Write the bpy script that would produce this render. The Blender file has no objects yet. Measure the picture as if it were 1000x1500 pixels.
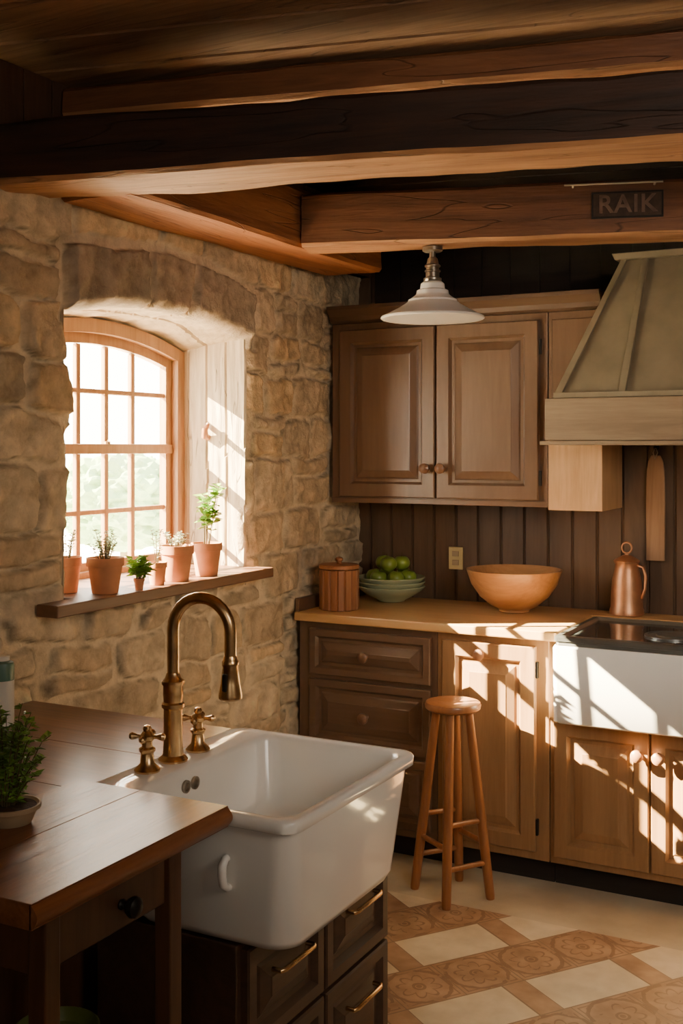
import bpy, bmesh, math, random
import numpy as np
from mathutils import Vector, Matrix, noise

random.seed(7)
rng = np.random.RandomState(11)
COL = bpy.context.scene.collection
ORG = {}

# ------------------------------------------------------------------ materials
def _mat(name):
    m = bpy.data.materials.new(name); m.use_nodes = True
    nt = m.node_tree
    return m, nt, nt.nodes['Principled BSDF']

def coords(nt, rand=True):
    tc = nt.nodes.new('ShaderNodeTexCoord')
    if not rand: return tc.outputs['Object']
    oi = nt.nodes.new('ShaderNodeObjectInfo')
    mu = nt.nodes.new('ShaderNodeMath'); mu.operation = 'MULTIPLY'; mu.inputs[1].default_value = 13.7
    nt.links.new(oi.outputs['Random'], mu.inputs[0])
    ad = nt.nodes.new('ShaderNodeVectorMath'); ad.operation = 'ADD'
    nt.links.new(tc.outputs['Object'], ad.inputs[0]); nt.links.new(mu.outputs[0], ad.inputs[1])
    return ad.outputs[0]

def ramp(nt, fac, stops):
    r = nt.nodes.new('ShaderNodeValToRGB')
    el = r.color_ramp.elements
    while len(el) < len(stops): el.new(0.5)
    for e, (p, c) in zip(el, stops):
        e.position = p; e.color = (c[0], c[1], c[2], 1)
    nt.links.new(fac, r.inputs[0]); return r.outputs[0]

def wood(name, c1, c2, axis='z', freq=9, rough=0.45, bump=0.25, coat=0.0, crack=0.0, dist=0.004):
    m, nt, b = _mat(name)
    v = coords(nt)
    mp = nt.nodes.new('ShaderNodeMapping')
    s = {'x': (0.09, 1, 1), 'y': (1, 0.09, 1), 'z': (1, 1, 0.09)}[axis]
    mp.inputs['Scale'].default_value = [k * freq for k in s]
    nt.links.new(v, mp.inputs[0])
    n1 = nt.nodes.new('ShaderNodeTexNoise'); n1.inputs['Scale'].default_value = 1.3
    n1.inputs['Detail'].default_value = 6; n1.inputs['Distortion'].default_value = 1.1
    n1.inputs['Roughness'].default_value = 0.65
    nt.links.new(mp.outputs[0], n1.inputs['Vector'])
    n2 = nt.nodes.new('ShaderNodeTexNoise'); n2.inputs['Scale'].default_value = 9
    n2.inputs['Detail'].default_value = 4
    nt.links.new(mp.outputs[0], n2.inputs['Vector'])
    mx = nt.nodes.new('ShaderNodeMath'); mx.operation = 'MULTIPLY_ADD'
    mx.inputs[1].default_value = 0.35
    nt.links.new(n2.outputs[0], mx.inputs[0]); nt.links.new(n1.outputs[0], mx.inputs[2])
    c = ramp(nt, mx.outputs[0], [(0.45, c1), (0.68, [(a + d) / 2 for a, d in zip(c1, c2)]), (0.9, c2)])
    hsrc = mx.outputs[0]
    if crack:
        n3 = nt.nodes.new('ShaderNodeTexNoise'); n3.inputs['Scale'].default_value = 1.7
        n3.inputs['Detail'].default_value = 2; n3.inputs['Distortion'].default_value = 0.4
        nt.links.new(mp.outputs[0], n3.inputs['Vector'])
        s1 = nt.nodes.new('ShaderNodeMath'); s1.operation = 'SUBTRACT'; s1.inputs[1].default_value = 0.46
        nt.links.new(n3.outputs[0], s1.inputs[0])
        s2 = nt.nodes.new('ShaderNodeMath'); s2.operation = 'ABSOLUTE'; nt.links.new(s1.outputs[0], s2.inputs[0])
        s3 = nt.nodes.new('ShaderNodeMapRange'); s3.inputs[1].default_value = 0.0; s3.inputs[2].default_value = 0.008
        s3.inputs[3].default_value = 1 - crack; s3.inputs[4].default_value = 1.0
        nt.links.new(s2.outputs[0], s3.inputs[0])
        mm = nt.nodes.new('ShaderNodeMix'); mm.data_type = 'RGBA'; mm.blend_type = 'MULTIPLY'; mm.inputs[0].default_value = 1
        nt.links.new(c, mm.inputs[6]); nt.links.new(s3.outputs[0], mm.inputs[7]); c = mm.outputs[2]
        h = nt.nodes.new('ShaderNodeMath'); h.operation = 'ADD'
        nt.links.new(mx.outputs[0], h.inputs[0]); nt.links.new(s3.outputs[0], h.inputs[1]); hsrc = h.outputs[0]
    nt.links.new(c, b.inputs['Base Color'])
    b.inputs['Roughness'].default_value = rough
    b.inputs['Coat Weight'].default_value = coat
    b.inputs['Coat Roughness'].default_value = 0.2
    bp = nt.nodes.new('ShaderNodeBump'); bp.inputs['Strength'].default_value = bump
    bp.inputs['Distance'].default_value = dist
    nt.links.new(hsrc, bp.inputs['Height']); nt.links.new(bp.outputs[0], b.inputs['Normal'])
    return m

def plain(name, c, rough=0.5, metal=0.0, var=0.12, scale=12, bump=0.0, coat=0.0, sub=0.0):
    m, nt, b = _mat(name)
    v = coords(nt)
    n1 = nt.nodes.new('ShaderNodeTexNoise'); n1.inputs['Scale'].default_value = scale
    n1.inputs['Detail'].default_value = 5
    nt.links.new(v, n1.inputs['Vector'])
    lo = [k * (1 - var) for k in c]; hi = [min(1, k * (1 + var)) for k in c]
    cc = ramp(nt, n1.outputs[0], [(0.3, lo), (0.7, hi)])
    nt.links.new(cc, b.inputs['Base Color'])
    b.inputs['Roughness'].default_value = rough
    b.inputs['Metallic'].default_value = metal
    b.inputs['Coat Weight'].default_value = coat
    if bump:
        bp = nt.nodes.new('ShaderNodeBump'); bp.inputs['Strength'].default_value = bump
        bp.inputs['Distance'].default_value = 0.004
        nt.links.new(n1.outputs[0], bp.inputs['Height']); nt.links.new(bp.outputs[0], b.inputs['Normal'])
    return m

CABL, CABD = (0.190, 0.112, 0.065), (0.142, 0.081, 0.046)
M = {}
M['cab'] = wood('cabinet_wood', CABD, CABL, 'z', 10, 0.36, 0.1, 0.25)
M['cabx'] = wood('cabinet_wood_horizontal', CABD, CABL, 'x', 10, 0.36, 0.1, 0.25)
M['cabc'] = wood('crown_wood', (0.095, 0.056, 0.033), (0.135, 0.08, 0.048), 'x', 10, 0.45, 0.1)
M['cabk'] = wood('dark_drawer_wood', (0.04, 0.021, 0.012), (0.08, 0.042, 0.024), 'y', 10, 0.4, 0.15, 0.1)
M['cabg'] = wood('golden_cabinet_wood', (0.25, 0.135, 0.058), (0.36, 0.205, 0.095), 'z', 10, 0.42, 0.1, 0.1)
M['cabl'] = wood('light_cabinet_wood', (0.52, 0.30, 0.13), (0.76, 0.48, 0.25), 'z', 10, 0.5, 0.15)  # light falling on the lower box, painted as paler wood
M['plank'] = wood('backsplash_plank', (0.105, 0.063, 0.038), (0.165, 0.102, 0.063), 'z', 9, 0.5, 0.25)
M['dark'] = wood('dark_recess_wood', (0.012, 0.008, 0.006), (0.022, 0.014, 0.01), 'x', 8, 0.7, 0.1)
M['worktop'] = wood('oak_worktop', (0.56, 0.32, 0.12), (0.76, 0.48, 0.22), 'x', 8, 0.35, 0.12, 0.1)
M['itop'] = wood('dark_worktop', (0.105, 0.037, 0.015), (0.25, 0.095, 0.038), 'x', 8, 0.3, 0.2, 0.2)
M['itopy'] = wood('table_wood', (0.15, 0.054, 0.021), (0.34, 0.14, 0.055), 'y', 12, 0.36, 0.35, 0.12)
M['leg'] = wood('table_leg_wood', (0.065, 0.028, 0.014), (0.13, 0.058, 0.028), 'z', 9, 0.45, 0.15)
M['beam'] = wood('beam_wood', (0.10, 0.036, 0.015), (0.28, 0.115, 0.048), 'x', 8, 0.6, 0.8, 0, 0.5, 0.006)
M['beamd'] = wood('dark_beam_wood', (0.006, 0.004, 0.003), (0.06, 0.023, 0.011), 'x', 7, 0.7, 0.8, 0, 0.5, 0.006)  # shade on the front beam painted in as near-black timber
M['beaml'] = wood('worn_beam_underside', (0.22, 0.09, 0.036), (0.52, 0.27, 0.12), 'x', 9, 0.6, 0.8, 0, 0.4, 0.006)  # bounced sunlight painted in as paler beam undersides
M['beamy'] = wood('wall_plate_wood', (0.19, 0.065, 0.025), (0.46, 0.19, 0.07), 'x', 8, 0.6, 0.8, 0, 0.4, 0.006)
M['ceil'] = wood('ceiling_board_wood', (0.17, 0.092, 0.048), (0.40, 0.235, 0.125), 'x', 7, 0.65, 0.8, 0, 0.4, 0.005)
M['ceilx'] = wood('sooty_ceiling_board', (0.008, 0.005, 0.004), (0.03, 0.016, 0.009), 'x', 5, 0.75, 0.7)  # shade painted into near-black boards
M['boards'] = wood('wall_board_wood', (0.06, 0.028, 0.015), (0.13, 0.06, 0.03), 'z', 8, 0.6, 0.3)
M['win'] = wood('window_frame_wood', (0.27, 0.135, 0.06), (0.44, 0.245, 0.12), 'z', 9, 0.45, 0.15)
M['sill'] = wood('sill_wood', (0.10, 0.045, 0.022), (0.2, 0.095, 0.05), 'y', 8, 0.45, 0.2)
M['stool'] = wood('stool_wood', (0.22, 0.08, 0.028), (0.38, 0.155, 0.056), 'z', 12, 0.35, 0.1, 0.2)
M['bowl'] = wood('bowl_wood', (0.38, 0.18, 0.07), (0.60, 0.32, 0.14), 'x', 9, 0.35, 0.1, 0.2)
M['can'] = wood('canister_wood', (0.30, 0.12, 0.05), (0.48, 0.22, 0.095), 'z', 12, 0.4, 0.1)
M['board'] = wood('cutting_board_wood', (0.28, 0.155, 0.08), (0.44, 0.26, 0.145), 'z', 10, 0.5, 0.1)
M['knob'] = wood('knob_wood', (0.15, 0.075, 0.042), (0.24, 0.125, 0.07), 'y', 14, 0.28, 0.05, 0.4)
M['knobl'] = wood('pale_knob_wood', (0.34, 0.155, 0.07), (0.48, 0.24, 0.12), 'y', 14, 0.35, 0.05, 0.2)
M['hoodw'] = wood('hood_band_wood', (0.20, 0.132, 0.078), (0.33, 0.235, 0.14), 'x', 10, 0.6, 0.4)
M['hood'] = plain('hood_olive_paint', (0.225, 0.180, 0.112), 0.5, 0, 0.15, 9, 0.1)
M['porc'] = plain('white_porcelain', (0.84, 0.83, 0.79), 0.10, 0, 0.02, 4, 0, 0.4)
M['brass'] = plain('antique_brass', (0.66, 0.45, 0.23), 0.27, 1.0, 0.25, 25)
M['copper'] = plain('copper', (0.60, 0.31, 0.17), 0.42, 0.75, 0.15, 20)
M['chrome'] = plain('chrome', (0.6, 0.58, 0.55), 0.2, 1.0, 0.05, 20)
M['steelr'] = plain('worn_steel', (0.50, 0.42, 0.32), 0.5, 0.3, 0.1, 20)
M['fit'] = plain('dark_pewter', (0.30, 0.26, 0.21), 0.3, 0.9, 0.1, 20)
M['iron'] = plain('black_iron', (0.03, 0.026, 0.022), 0.4, 0.6, 0.2, 20)
M['black'] = plain('black_cooktop', (0.06, 0.07, 0.07), 0.14, 0.0, 0.1, 10, 0, 0.5)
M['blackm'] = plain('cooktop_frame_metal', (0.26, 0.27, 0.26), 0.3, 0.8, 0.1, 10)
M['terra'] = plain('terracotta', (0.58, 0.25, 0.115), 0.75, 0, 0.18, 14, 0.15)
M['soil'] = plain('soil', (0.05, 0.03, 0.018), 0.95, 0, 0.4, 60, 0.8)
M['clay'] = plain('cream_clay', (0.42, 0.32, 0.2), 0.6, 0, 0.1, 14)
M['leafd'] = plain('herb_green_leaf', (0.19, 0.34, 0.05), 0.5, 0, 0.4, 20)
M['leafl'] = plain('bright_green_leaf', (0.28, 0.48, 0.06), 0.45, 0, 0.3, 20)
M['leafp'] = plain('pale_blossom', (0.75, 0.78, 0.6), 0.6, 0, 0.15, 20)
M['apple'] = plain('green_apple_skin', (0.21, 0.32, 0.045), 0.3, 0, 0.25, 14, 0, 0.3)
M['stem'] = plain('brown_stem', (0.12, 0.09, 0.03), 0.7, 0, 0.2, 30)
M['plate'] = plain('sage_green_glaze', (0.42, 0.50, 0.33), 0.25, 0, 0.08, 10, 0, 0.4)
M['enamel'] = plain('white_enamel', (0.92, 0.90, 0.85), 0.3, 0, 0.03, 8, 0, 0.3)
M['opal'] = plain('opal_glass', (0.9, 0.88, 0.8), 0.3, 0, 0.02, 8)
M['outlet'] = plain('aged_ivory_plastic', (0.60, 0.50, 0.24), 0.4, 0, 0.05, 20)
M['signp'] = plain('sign_plate_iron', (0.075, 0.042, 0.026), 0.6, 0.2, 0.3, 30, 0.3)
M['signt'] = plain('sign_letter_metal', (0.185, 0.112, 0.075), 0.6, 0.2, 0.3, 30)
M['signf'] = plain('sign_frame_metal', (0.02, 0.014, 0.01), 0.6, 0.2, 0.3, 30)
M['wallp'] = plain('tan_plaster', (0.40, 0.29, 0.18), 0.9, 0, 0.12, 5, 0.2)
M['potg'] = plain('green_glaze', (0.13, 0.16, 0.035), 0.35, 0, 0.15, 12)
M['potb'] = plain('dark_glaze', (0.04, 0.045, 0.03), 0.35, 0, 0.15, 12)
M['label'] = plain('cream_label', (0.7, 0.68, 0.6), 0.6, 0, 0.05, 12)
M['teal'] = plain('teal_plastic', (0.10, 0.20, 0.15), 0.4, 0, 0.05, 12)
M['hedge'] = plain('hedge_leaves', (0.22, 0.34, 0.16), 0.8, 0, 0.3, 3)
M['lawn'] = plain('pale_gravel', (0.9, 0.87, 0.78), 0.9, 0, 0.06, 3)

# glass
m, nt, b = _mat('window_glass')
tr = nt.nodes.new('ShaderNodeBsdfTransparent'); gl = nt.nodes.new('ShaderNodeBsdfGlossy')
gl.inputs['Roughness'].default_value = 0.02
tr.inputs[0].default_value = (0.97, 0.97, 0.95, 1)
mix = nt.nodes.new('ShaderNodeMixShader'); mix.inputs[0].default_value = 0.05
nt.links.new(tr.outputs[0], mix.inputs[1]); nt.links.new(gl.outputs[0], mix.inputs[2])
nt.links.new(mix.outputs[0], nt.nodes['Material Output'].inputs[0])
M['glass'] = m
M['lime'] = wood('limewashed_reveal', (0.36, 0.285, 0.19), (0.68, 0.57, 0.42), 'z', 11, 0.8, 0.8, 0, 0.5, 0.006)

# stone
m, nt, b = _mat('rubble_stone')
at = nt.nodes.new('ShaderNodeAttribute'); at.attribute_name = 'Col'
v = coords(nt, False)
n1 = nt.nodes.new('ShaderNodeTexNoise'); n1.inputs['Scale'].default_value = 11; n1.inputs['Detail'].default_value = 9
n1.inputs['Roughness'].default_value = 0.72
nt.links.new(v, n1.inputs['Vector'])
g = ramp(nt, n1.outputs[0], [(0.25, (0.60, 0.55, 0.48)), (0.5, (0.97, 0.96, 0.94)), (0.75, (1.22, 1.20, 1.15))])
mm = nt.nodes.new('ShaderNodeMix'); mm.data_type = 'RGBA'; mm.blend_type = 'MULTIPLY'; mm.inputs[0].default_value = 1
nt.links.new(at.outputs['Color'], mm.inputs[6]); nt.links.new(g, mm.inputs[7])
nt.links.new(mm.outputs[2], b.inputs['Base Color']); b.inputs['Roughness'].default_value = 0.9
n2 = nt.nodes.new('ShaderNodeTexNoise'); n2.inputs['Scale'].default_value = 34; n2.inputs['Detail'].default_value = 9
n2.inputs['Roughness'].default_value = 0.65
nt.links.new(v, n2.inputs['Vector'])
bp = nt.nodes.new('ShaderNodeBump'); bp.inputs['Strength'].default_value = 1.0; bp.inputs['Distance'].default_value = 0.012
nt.links.new(n2.outputs[0], bp.inputs['Height']); nt.links.new(bp.outputs[0], b.inputs['Normal'])
M['stone'] = m

# floor tiles
def floor_mat():
    m, nt, b = _mat('patterned_floor_tiles')
    N = nt.nodes.new; L = nt.links.new
    v = coords(nt, False)
    mp = N('ShaderNodeMapping'); mp.vector_type = 'TEXTURE'
    mp.inputs['Location'].default_value = (0.890, 3.229, 0.0)
    mp.inputs['Rotation'].default_value = (0, 0, math.radians(54))
    mp.inputs['Scale'].default_value = (0.408, 0.41, 1)
    L(v, mp.inputs[0])
    sx = N('ShaderNodeSeparateXYZ'); L(mp.outputs[0], sx.inputs[0])
    def mth(op, a, bb=None, c=None):
        n = N('ShaderNodeMath'); n.operation = op
        for i, k in enumerate((a, bb, c)):
            if k is None: continue
            if isinstance(k, (int, float)): n.inputs[i].default_value = k
            else: L(k, n.inputs[i])
        return n.outputs[0]
    jb = mth('FLOOR', sx.outputs[1]); fb = mth('FRACT', sx.outputs[1])
    aa = mth('MULTIPLY_ADD', jb, 0.56, sx.outputs[0])
    fa = mth('FRACT', aa)
    W = 0.48; LN = 0.80
    instrip = mth('LESS_THAN', fb, W)
    cream_m = mth('MULTIPLY', instrip, mth('LESS_THAN', fa, LN))
    ea = mth('MINIMUM', mth('MULTIPLY', fa, 0.408), mth('MULTIPLY', mth('ABSOLUTE', mth('SUBTRACT', fa, LN)), 0.408))
    eb = mth('MINIMUM', mth('MULTIPLY', fb, 0.41), mth('MULTIPLY', mth('ABSOLUTE', mth('SUBTRACT', fb, W)), 0.41))
    eb = mth('MINIMUM', eb, mth('MULTIPLY', mth('SUBTRACT', 1.0, fb), 0.41))
    ba = mth('FRACT', mth('MULTIPLY', aa, 2.0)); bb_ = mth('DIVIDE', mth('SUBTRACT', fb, W), 1 - W)
    eba = mth('MULTIPLY', mth('MINIMUM', ba, mth('SUBTRACT', 1.0, ba)), 0.204)
    ebb = mth('MULTIPLY', mth('MINIMUM', bb_, mth('SUBTRACT', 1.0, bb_)), 0.213)
    ebr = mth('MINIMUM', eba, ebb)
    g_strip = mth('MULTIPLY', instrip, mth('LESS_THAN', mth('MINIMUM', ea, eb), 0.003))
    g_br = mth('MULTIPLY', mth('SUBTRACT', 1.0, instrip), mth('LESS_THAN', ebr, 0.002))
    grout = mth('MAXIMUM', g_strip, g_br)
    cx = mth('SUBTRACT', ba, 0.5); cy = mth('SUBTRACT', bb_, 0.5)
    rr = mth('SQRT', mth('ADD', mth('MULTIPLY', cx, cx), mth('MULTIPLY', cy, cy)))
    an = mth('ARCTAN2', cy, cx)
    nz = N('ShaderNodeTexNoise'); nz.inputs['Scale'].default_value = 14; nz.inputs['Detail'].default_value = 5
    L(v, nz.inputs['Vector'])
    n5 = N('ShaderNodeTexNoise'); n5.inputs['Scale'].default_value = 30; n5.inputs['Detail'].default_value = 3; L(v, n5.inputs['Vector'])
    # floral rosette: petal outlines, inner ring and corner scrolls
    petr = mth('MULTIPLY_ADD', mth('ABSOLUTE', mth('SINE', mth('MULTIPLY', an, 4.0))), 0.13, 0.17)
    petr = mth('MULTIPLY_ADD', n5.outputs[0], 0.06, petr)
    pl = mth('LESS_THAN', mth('ABSOLUTE', mth('SUBTRACT', rr, petr)), 0.020)
    r2 = mth('LESS_THAN', mth('ABSOLUTE', mth('SUBTRACT', mth('MULTIPLY_ADD', n5.outputs[0], 0.05, rr), 0.11)), 0.022)
    dot = mth('LESS_THAN', rr, 0.045)
    r3 = mth('LESS_THAN', mth('ABSOLUTE', mth('SUBTRACT', mth('MULTIPLY_ADD', n5.outputs[0], 0.10, rr), 0.52)), 0.03)
    border = mth('MULTIPLY', mth('GREATER_THAN', ebr, 0.012), mth('LESS_THAN', ebr, 0.017))
    orn = mth('MAXIMUM', mth('MAXIMUM', pl, r2), mth('MAXIMUM', dot, mth('MAXIMUM', r3, border)))
    orn = mth('MULTIPLY', orn, mth('GREATER_THAN', nz.outputs[0], 0.42))
    orn = mth('MULTIPLY', orn, mth('SUBTRACT', 1.0, instrip))
    brown = ramp(nt, nz.outputs[0], [(0.3, (0.35, 0.215, 0.13)), (0.7, (0.52, 0.35, 0.225))])
    dk = N('ShaderNodeMix'); dk.data_type = 'RGBA'; L(mth('MULTIPLY', orn, 0.55), dk.inputs[0])
    L(brown, dk.inputs[6]); dk.inputs[7].default_value = (0.16, 0.085, 0.05, 1)
    cream = ramp(nt, nz.outputs[0], [(0.3, (0.66, 0.58, 0.43)), (0.7, (0.78, 0.70, 0.54))])
    t = N('ShaderNodeMix'); t.data_type = 'RGBA'; L(cream_m, t.inputs[0]); L(dk.outputs[2], t.inputs[6]); L(cream, t.inputs[7])
    gmix = N('ShaderNodeMix'); gmix.data_type = 'RGBA'; L(grout, gmix.inputs[0]); L(t.outputs[2], gmix.inputs[6])
    gmix.inputs[7].default_value = (0.28, 0.19, 0.125, 1)
    so = N('ShaderNodeSeparateXYZ'); L(v, so.inputs[0])
    n3 = N('ShaderNodeTexNoise'); n3.inputs['Scale'].default_value = 3; n3.inputs['Detail'].default_value = 6; L(v, n3.inputs['Vector'])
    pale = ramp(nt, n3.outputs[0], [(0.3, (0.52, 0.46, 0.34)), (0.7, (0.66, 0.59, 0.45))])
    reg = mth('GREATER_THAN', so.outputs[1], 3.72)
    fin = N('ShaderNodeMix'); fin.data_type = 'RGBA'; L(reg, fin.inputs[0]); L(gmix.outputs[2], fin.inputs[6]); L(pale, fin.inputs[7])
    wear = ramp(nt, n3.outputs[0], [(0.35, (0.80, 0.78, 0.76)), (0.6, (1, 1, 1))])
    fw = N('ShaderNodeMix'); fw.data_type = 'RGBA'; fw.blend_type = 'MULTIPLY'; fw.inputs[0].default_value = 1
    L(fin.outputs[2], fw.inputs[6]); L(wear, fw.inputs[7])
    L(fw.outputs[2], b.inputs['Base Color'])
    b.inputs['Roughness'].default_value = 0.42
    bp = N('ShaderNodeBump'); bp.inputs['Strength'].default_value = 0.3; bp.inputs['Distance'].default_value = 0.003
    L(mth('SUBTRACT', nz.outputs[0], grout), bp.inputs['Height']); L(bp.outputs[0], b.inputs['Normal'])
    return m
M['floor'] = floor_mat()

# ------------------------------------------------------------------ helpers
def empty(name, loc, label, category, group=None, kind=None):
    e = bpy.data.objects.new(name, None); e.empty_display_size = 0.05
    e.location = loc; COL.objects.link(e); ORG[e] = Vector(loc)
    if kind: e['kind'] = kind
    else:
        e['label'] = label; e['category'] = category
    if group: e['group'] = group
    return e

def mk(name, verts, faces, mat, parent=None, label=None, category=None, kind=None, group=None,
       bevel=0, smooth=False, sharp=35, origin=None, recalc=True, seg=2, mats=None, midx=None):
    verts = [Vector(v) for v in verts]
    if origin is None:
        lo = Vector((min(v.x for v in verts), min(v.y for v in verts), min(v.z for v in verts)))
        hi = Vector((max(v.x for v in verts), max(v.y for v in verts), max(v.z for v in verts)))
        origin = Vector(((lo.x + hi.x) / 2, (lo.y + hi.y) / 2, lo.z))
    origin = Vector(origin)
    me = bpy.data.meshes.new(name)
    me.from_pydata([tuple(v - origin) for v in verts], [], faces)
    if mats:
        for k in mats: me.materials.append(k)
        if midx: me.polygons.foreach_set('material_index', midx)
    else: me.materials.append(mat)
    if recalc:
        bm = bmesh.new(); bm.from_mesh(me)
        bmesh.ops.recalc_face_normals(bm, faces=bm.faces[:]); bm.to_mesh(me); bm.free()
    if smooth:
        me.polygons.foreach_set('use_smooth', [True] * len(me.polygons))
        me.set_sharp_from_angle(angle=math.radians(sharp))
    me.update()
    ob = bpy.data.objects.new(name, me); COL.objects.link(ob)
    ORG[ob] = origin
    if parent is not None:
        ob.parent = parent; ob.location = origin - ORG[parent]
        if label: ob['label'] = label
    else:
        ob.location = origin
        if kind: ob['kind'] = kind
        if label: ob['label'] = label
        if category: ob['category'] = category
        if group: ob['group'] = group
    if bevel:
        md = ob.modifiers.new('Bevel', 'BEVEL'); md.width = bevel; md.segments = seg
        md.limit_method = 'ANGLE'; md.angle_limit = math.radians(40)
    return ob

def boxg(x0, x1, y0, y1, z0, z1, off=0):
    v = [(x0, y0, z0), (x1, y0, z0), (x1, y1, z0), (x0, y1, z0), (x0, y0, z1), (x1, y0, z1), (x1, y1, z1), (x0, y1, z1)]
    f = [(0, 3, 2, 1), (4, 5, 6, 7), (0, 1, 5, 4), (1, 2, 6, 5), (2, 3, 7, 6), (3, 0, 4, 7)]
    return v, [tuple(i + off for i in q) for q in f]

def box(name, x0, x1, y0, y1, z0, z1, mat, parent=None, bevel=0.003, **k):
    v, f = boxg(x0, x1, y0, y1, z0, z1)
    return mk(name, v, f, mat, parent, bevel=bevel, **k)

def boxes(name, lst, mat, parent=None, bevel=0.002, **k):
    V, F = [], []
    for bx in lst:
        v, f = boxg(*bx, off=len(V)); V += v; F += f
    return mk(name, V, F, mat, parent, bevel=bevel, **k)

def loft(rings, cap0=True, cap1=True, closed=True, off=0):
    V, F = [], []
    n = len(rings[0])
    for r in rings: V += [tuple(p) for p in r]
    for i in range(len(rings) - 1):
        for j in range(n if closed else n - 1):
            a = i * n + j; bb = i * n + (j + 1) % n
            F.append((a + off, bb + off, bb + n + off, a + n + off))
    if cap0: F.append(tuple(off + i for i in range(n))[::-1])
    if cap1: F.append(tuple(off + (len(rings) - 1) * n + i for i in range(n)))
    return V, F

def rring(x0, x1, y0, y1, r, z, n=9):
    P = []
    for cx, cy, a0 in ((x1 - r, y1 - r, 0), (x0 + r, y1 - r, 90), (x0 + r, y0 + r, 180), (x1 - r, y0 + r, 270)):
        for i in range(n):
            a = math.radians(a0 + 90 * i / (n - 1))
            P.append((cx + r * math.cos(a), cy + r * math.sin(a), z))
    return P

AX = {'z': (Vector((1, 0, 0)), Vector((0, 1, 0)), Vector((0, 0, 1))),
      '-y': (Vector((1, 0, 0)), Vector((0, 0, 1)), Vector((0, -1, 0))),
      'x': (Vector((0, 1, 0)), Vector((0, 0, 1)), Vector((1, 0, 0)))}
def latheg(prof, c, axis='z', segs=40, off=0, cap0=True, cap1=True, fn=None):
    U, W, A = AX[axis]; c = Vector(c); rings = []
    for r, h in prof:
        rr = []
        for i in range(segs):
            a = 2 * math.pi * i / segs
            q = r if fn is None else fn(r, a, h, i)
            rr.append(c + U * q * math.cos(a) + W * q * math.sin(a) + A * h)
        rings.append(rr)
    return loft(rings, cap0, cap1, True, off)
def lathe(name, prof, c, mat, parent=None, axis='z', segs=40, sharp=40, fn=None, **k):
    v, f = latheg(prof, c, axis, segs, fn=fn)
    return mk(name, v, f, mat, parent, smooth=True, sharp=sharp, **k)

def tubeg(pts, rad, segs=12, off=0):
    pts = [Vector(p) for p in pts]
    if not isinstance(rad, (list, tuple)): rad = [rad] * len(pts)
    rings = []; up = None
    for i, p in enumerate(pts):
        t = (pts[min(i + 1, len(pts) - 1)] - pts[max(i - 1, 0)]).normalized()
        if up is None:
            up = Vector((0, 0, 1)) if abs(t.z) < 0.9 else Vector((1, 0, 0))
        u = (up - t * up.dot(t)).normalized(); w = t.cross(u); up = u
        rings.append([p + u * rad[i] * math.cos(2 * math.pi * j / segs) + w * rad[i] * math.sin(2 * math.pi * j / segs) for j in range(segs)])
    return loft(rings, True, True, True, off)
def tube(name, pts, rad, mat, parent=None, segs=12, sharp=50, **k):
    v, f = tubeg(pts, rad, segs)
    return mk(name, v, f, mat, parent, smooth=True, sharp=sharp, **k)

def panel(name, u0, u1, z0, z1, face, t, mat, parent, facing='-y', fw=0.05, raised=True, **k):
    rings = [(0, 0), (0, t - 0.004), (0.004, t)]
    if raised:
        rings += [(fw, t), (fw + 0.004, t - 0.006), (fw + 0.01, t - 0.015), (fw + 0.022, t - 0.015), (fw + 0.028, t - 0.010), (fw + 0.055, t - 0.001), (fw + 0.058, t + 0.001)]
        if min(u1 - u0, z1 - z0) / 2 < fw + 0.065:
            s = (min(u1 - u0, z1 - z0) / 2 - 0.008) / (fw + 0.058)
            rings = rings[:3] + [(a * s, d) for a, d in rings[3:]]
    R = []
    for ins, n in rings:
        P = []
        for u, z in ((u0 + ins, z0 + ins), (u1 - ins, z0 + ins), (u1 - ins, z1 - ins), (u0 + ins, z1 - ins)):
            P.append((u, face - n, z) if facing == '-y' else (face + n, u, z))
        R.append(P)
    v, f = loft(R)
    return mk(name, v, f, mat, parent, **k)

KN = [(0.009, 0), (0.010, 0.004), (0.007, 0.008), (0.007, 0.014), (0.015, 0.02), (0.0195, 0.028), (0.0185, 0.036), (0.011, 0.042), (0.001, 0.043)]
def knob(c, parent, axis='-y', s=1.15, mat=None, name='knob'):
    return lathe(name, [(r * s, h * s) for r, h in KN], c, mat or M['knob'], parent, axis, 20)

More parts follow.
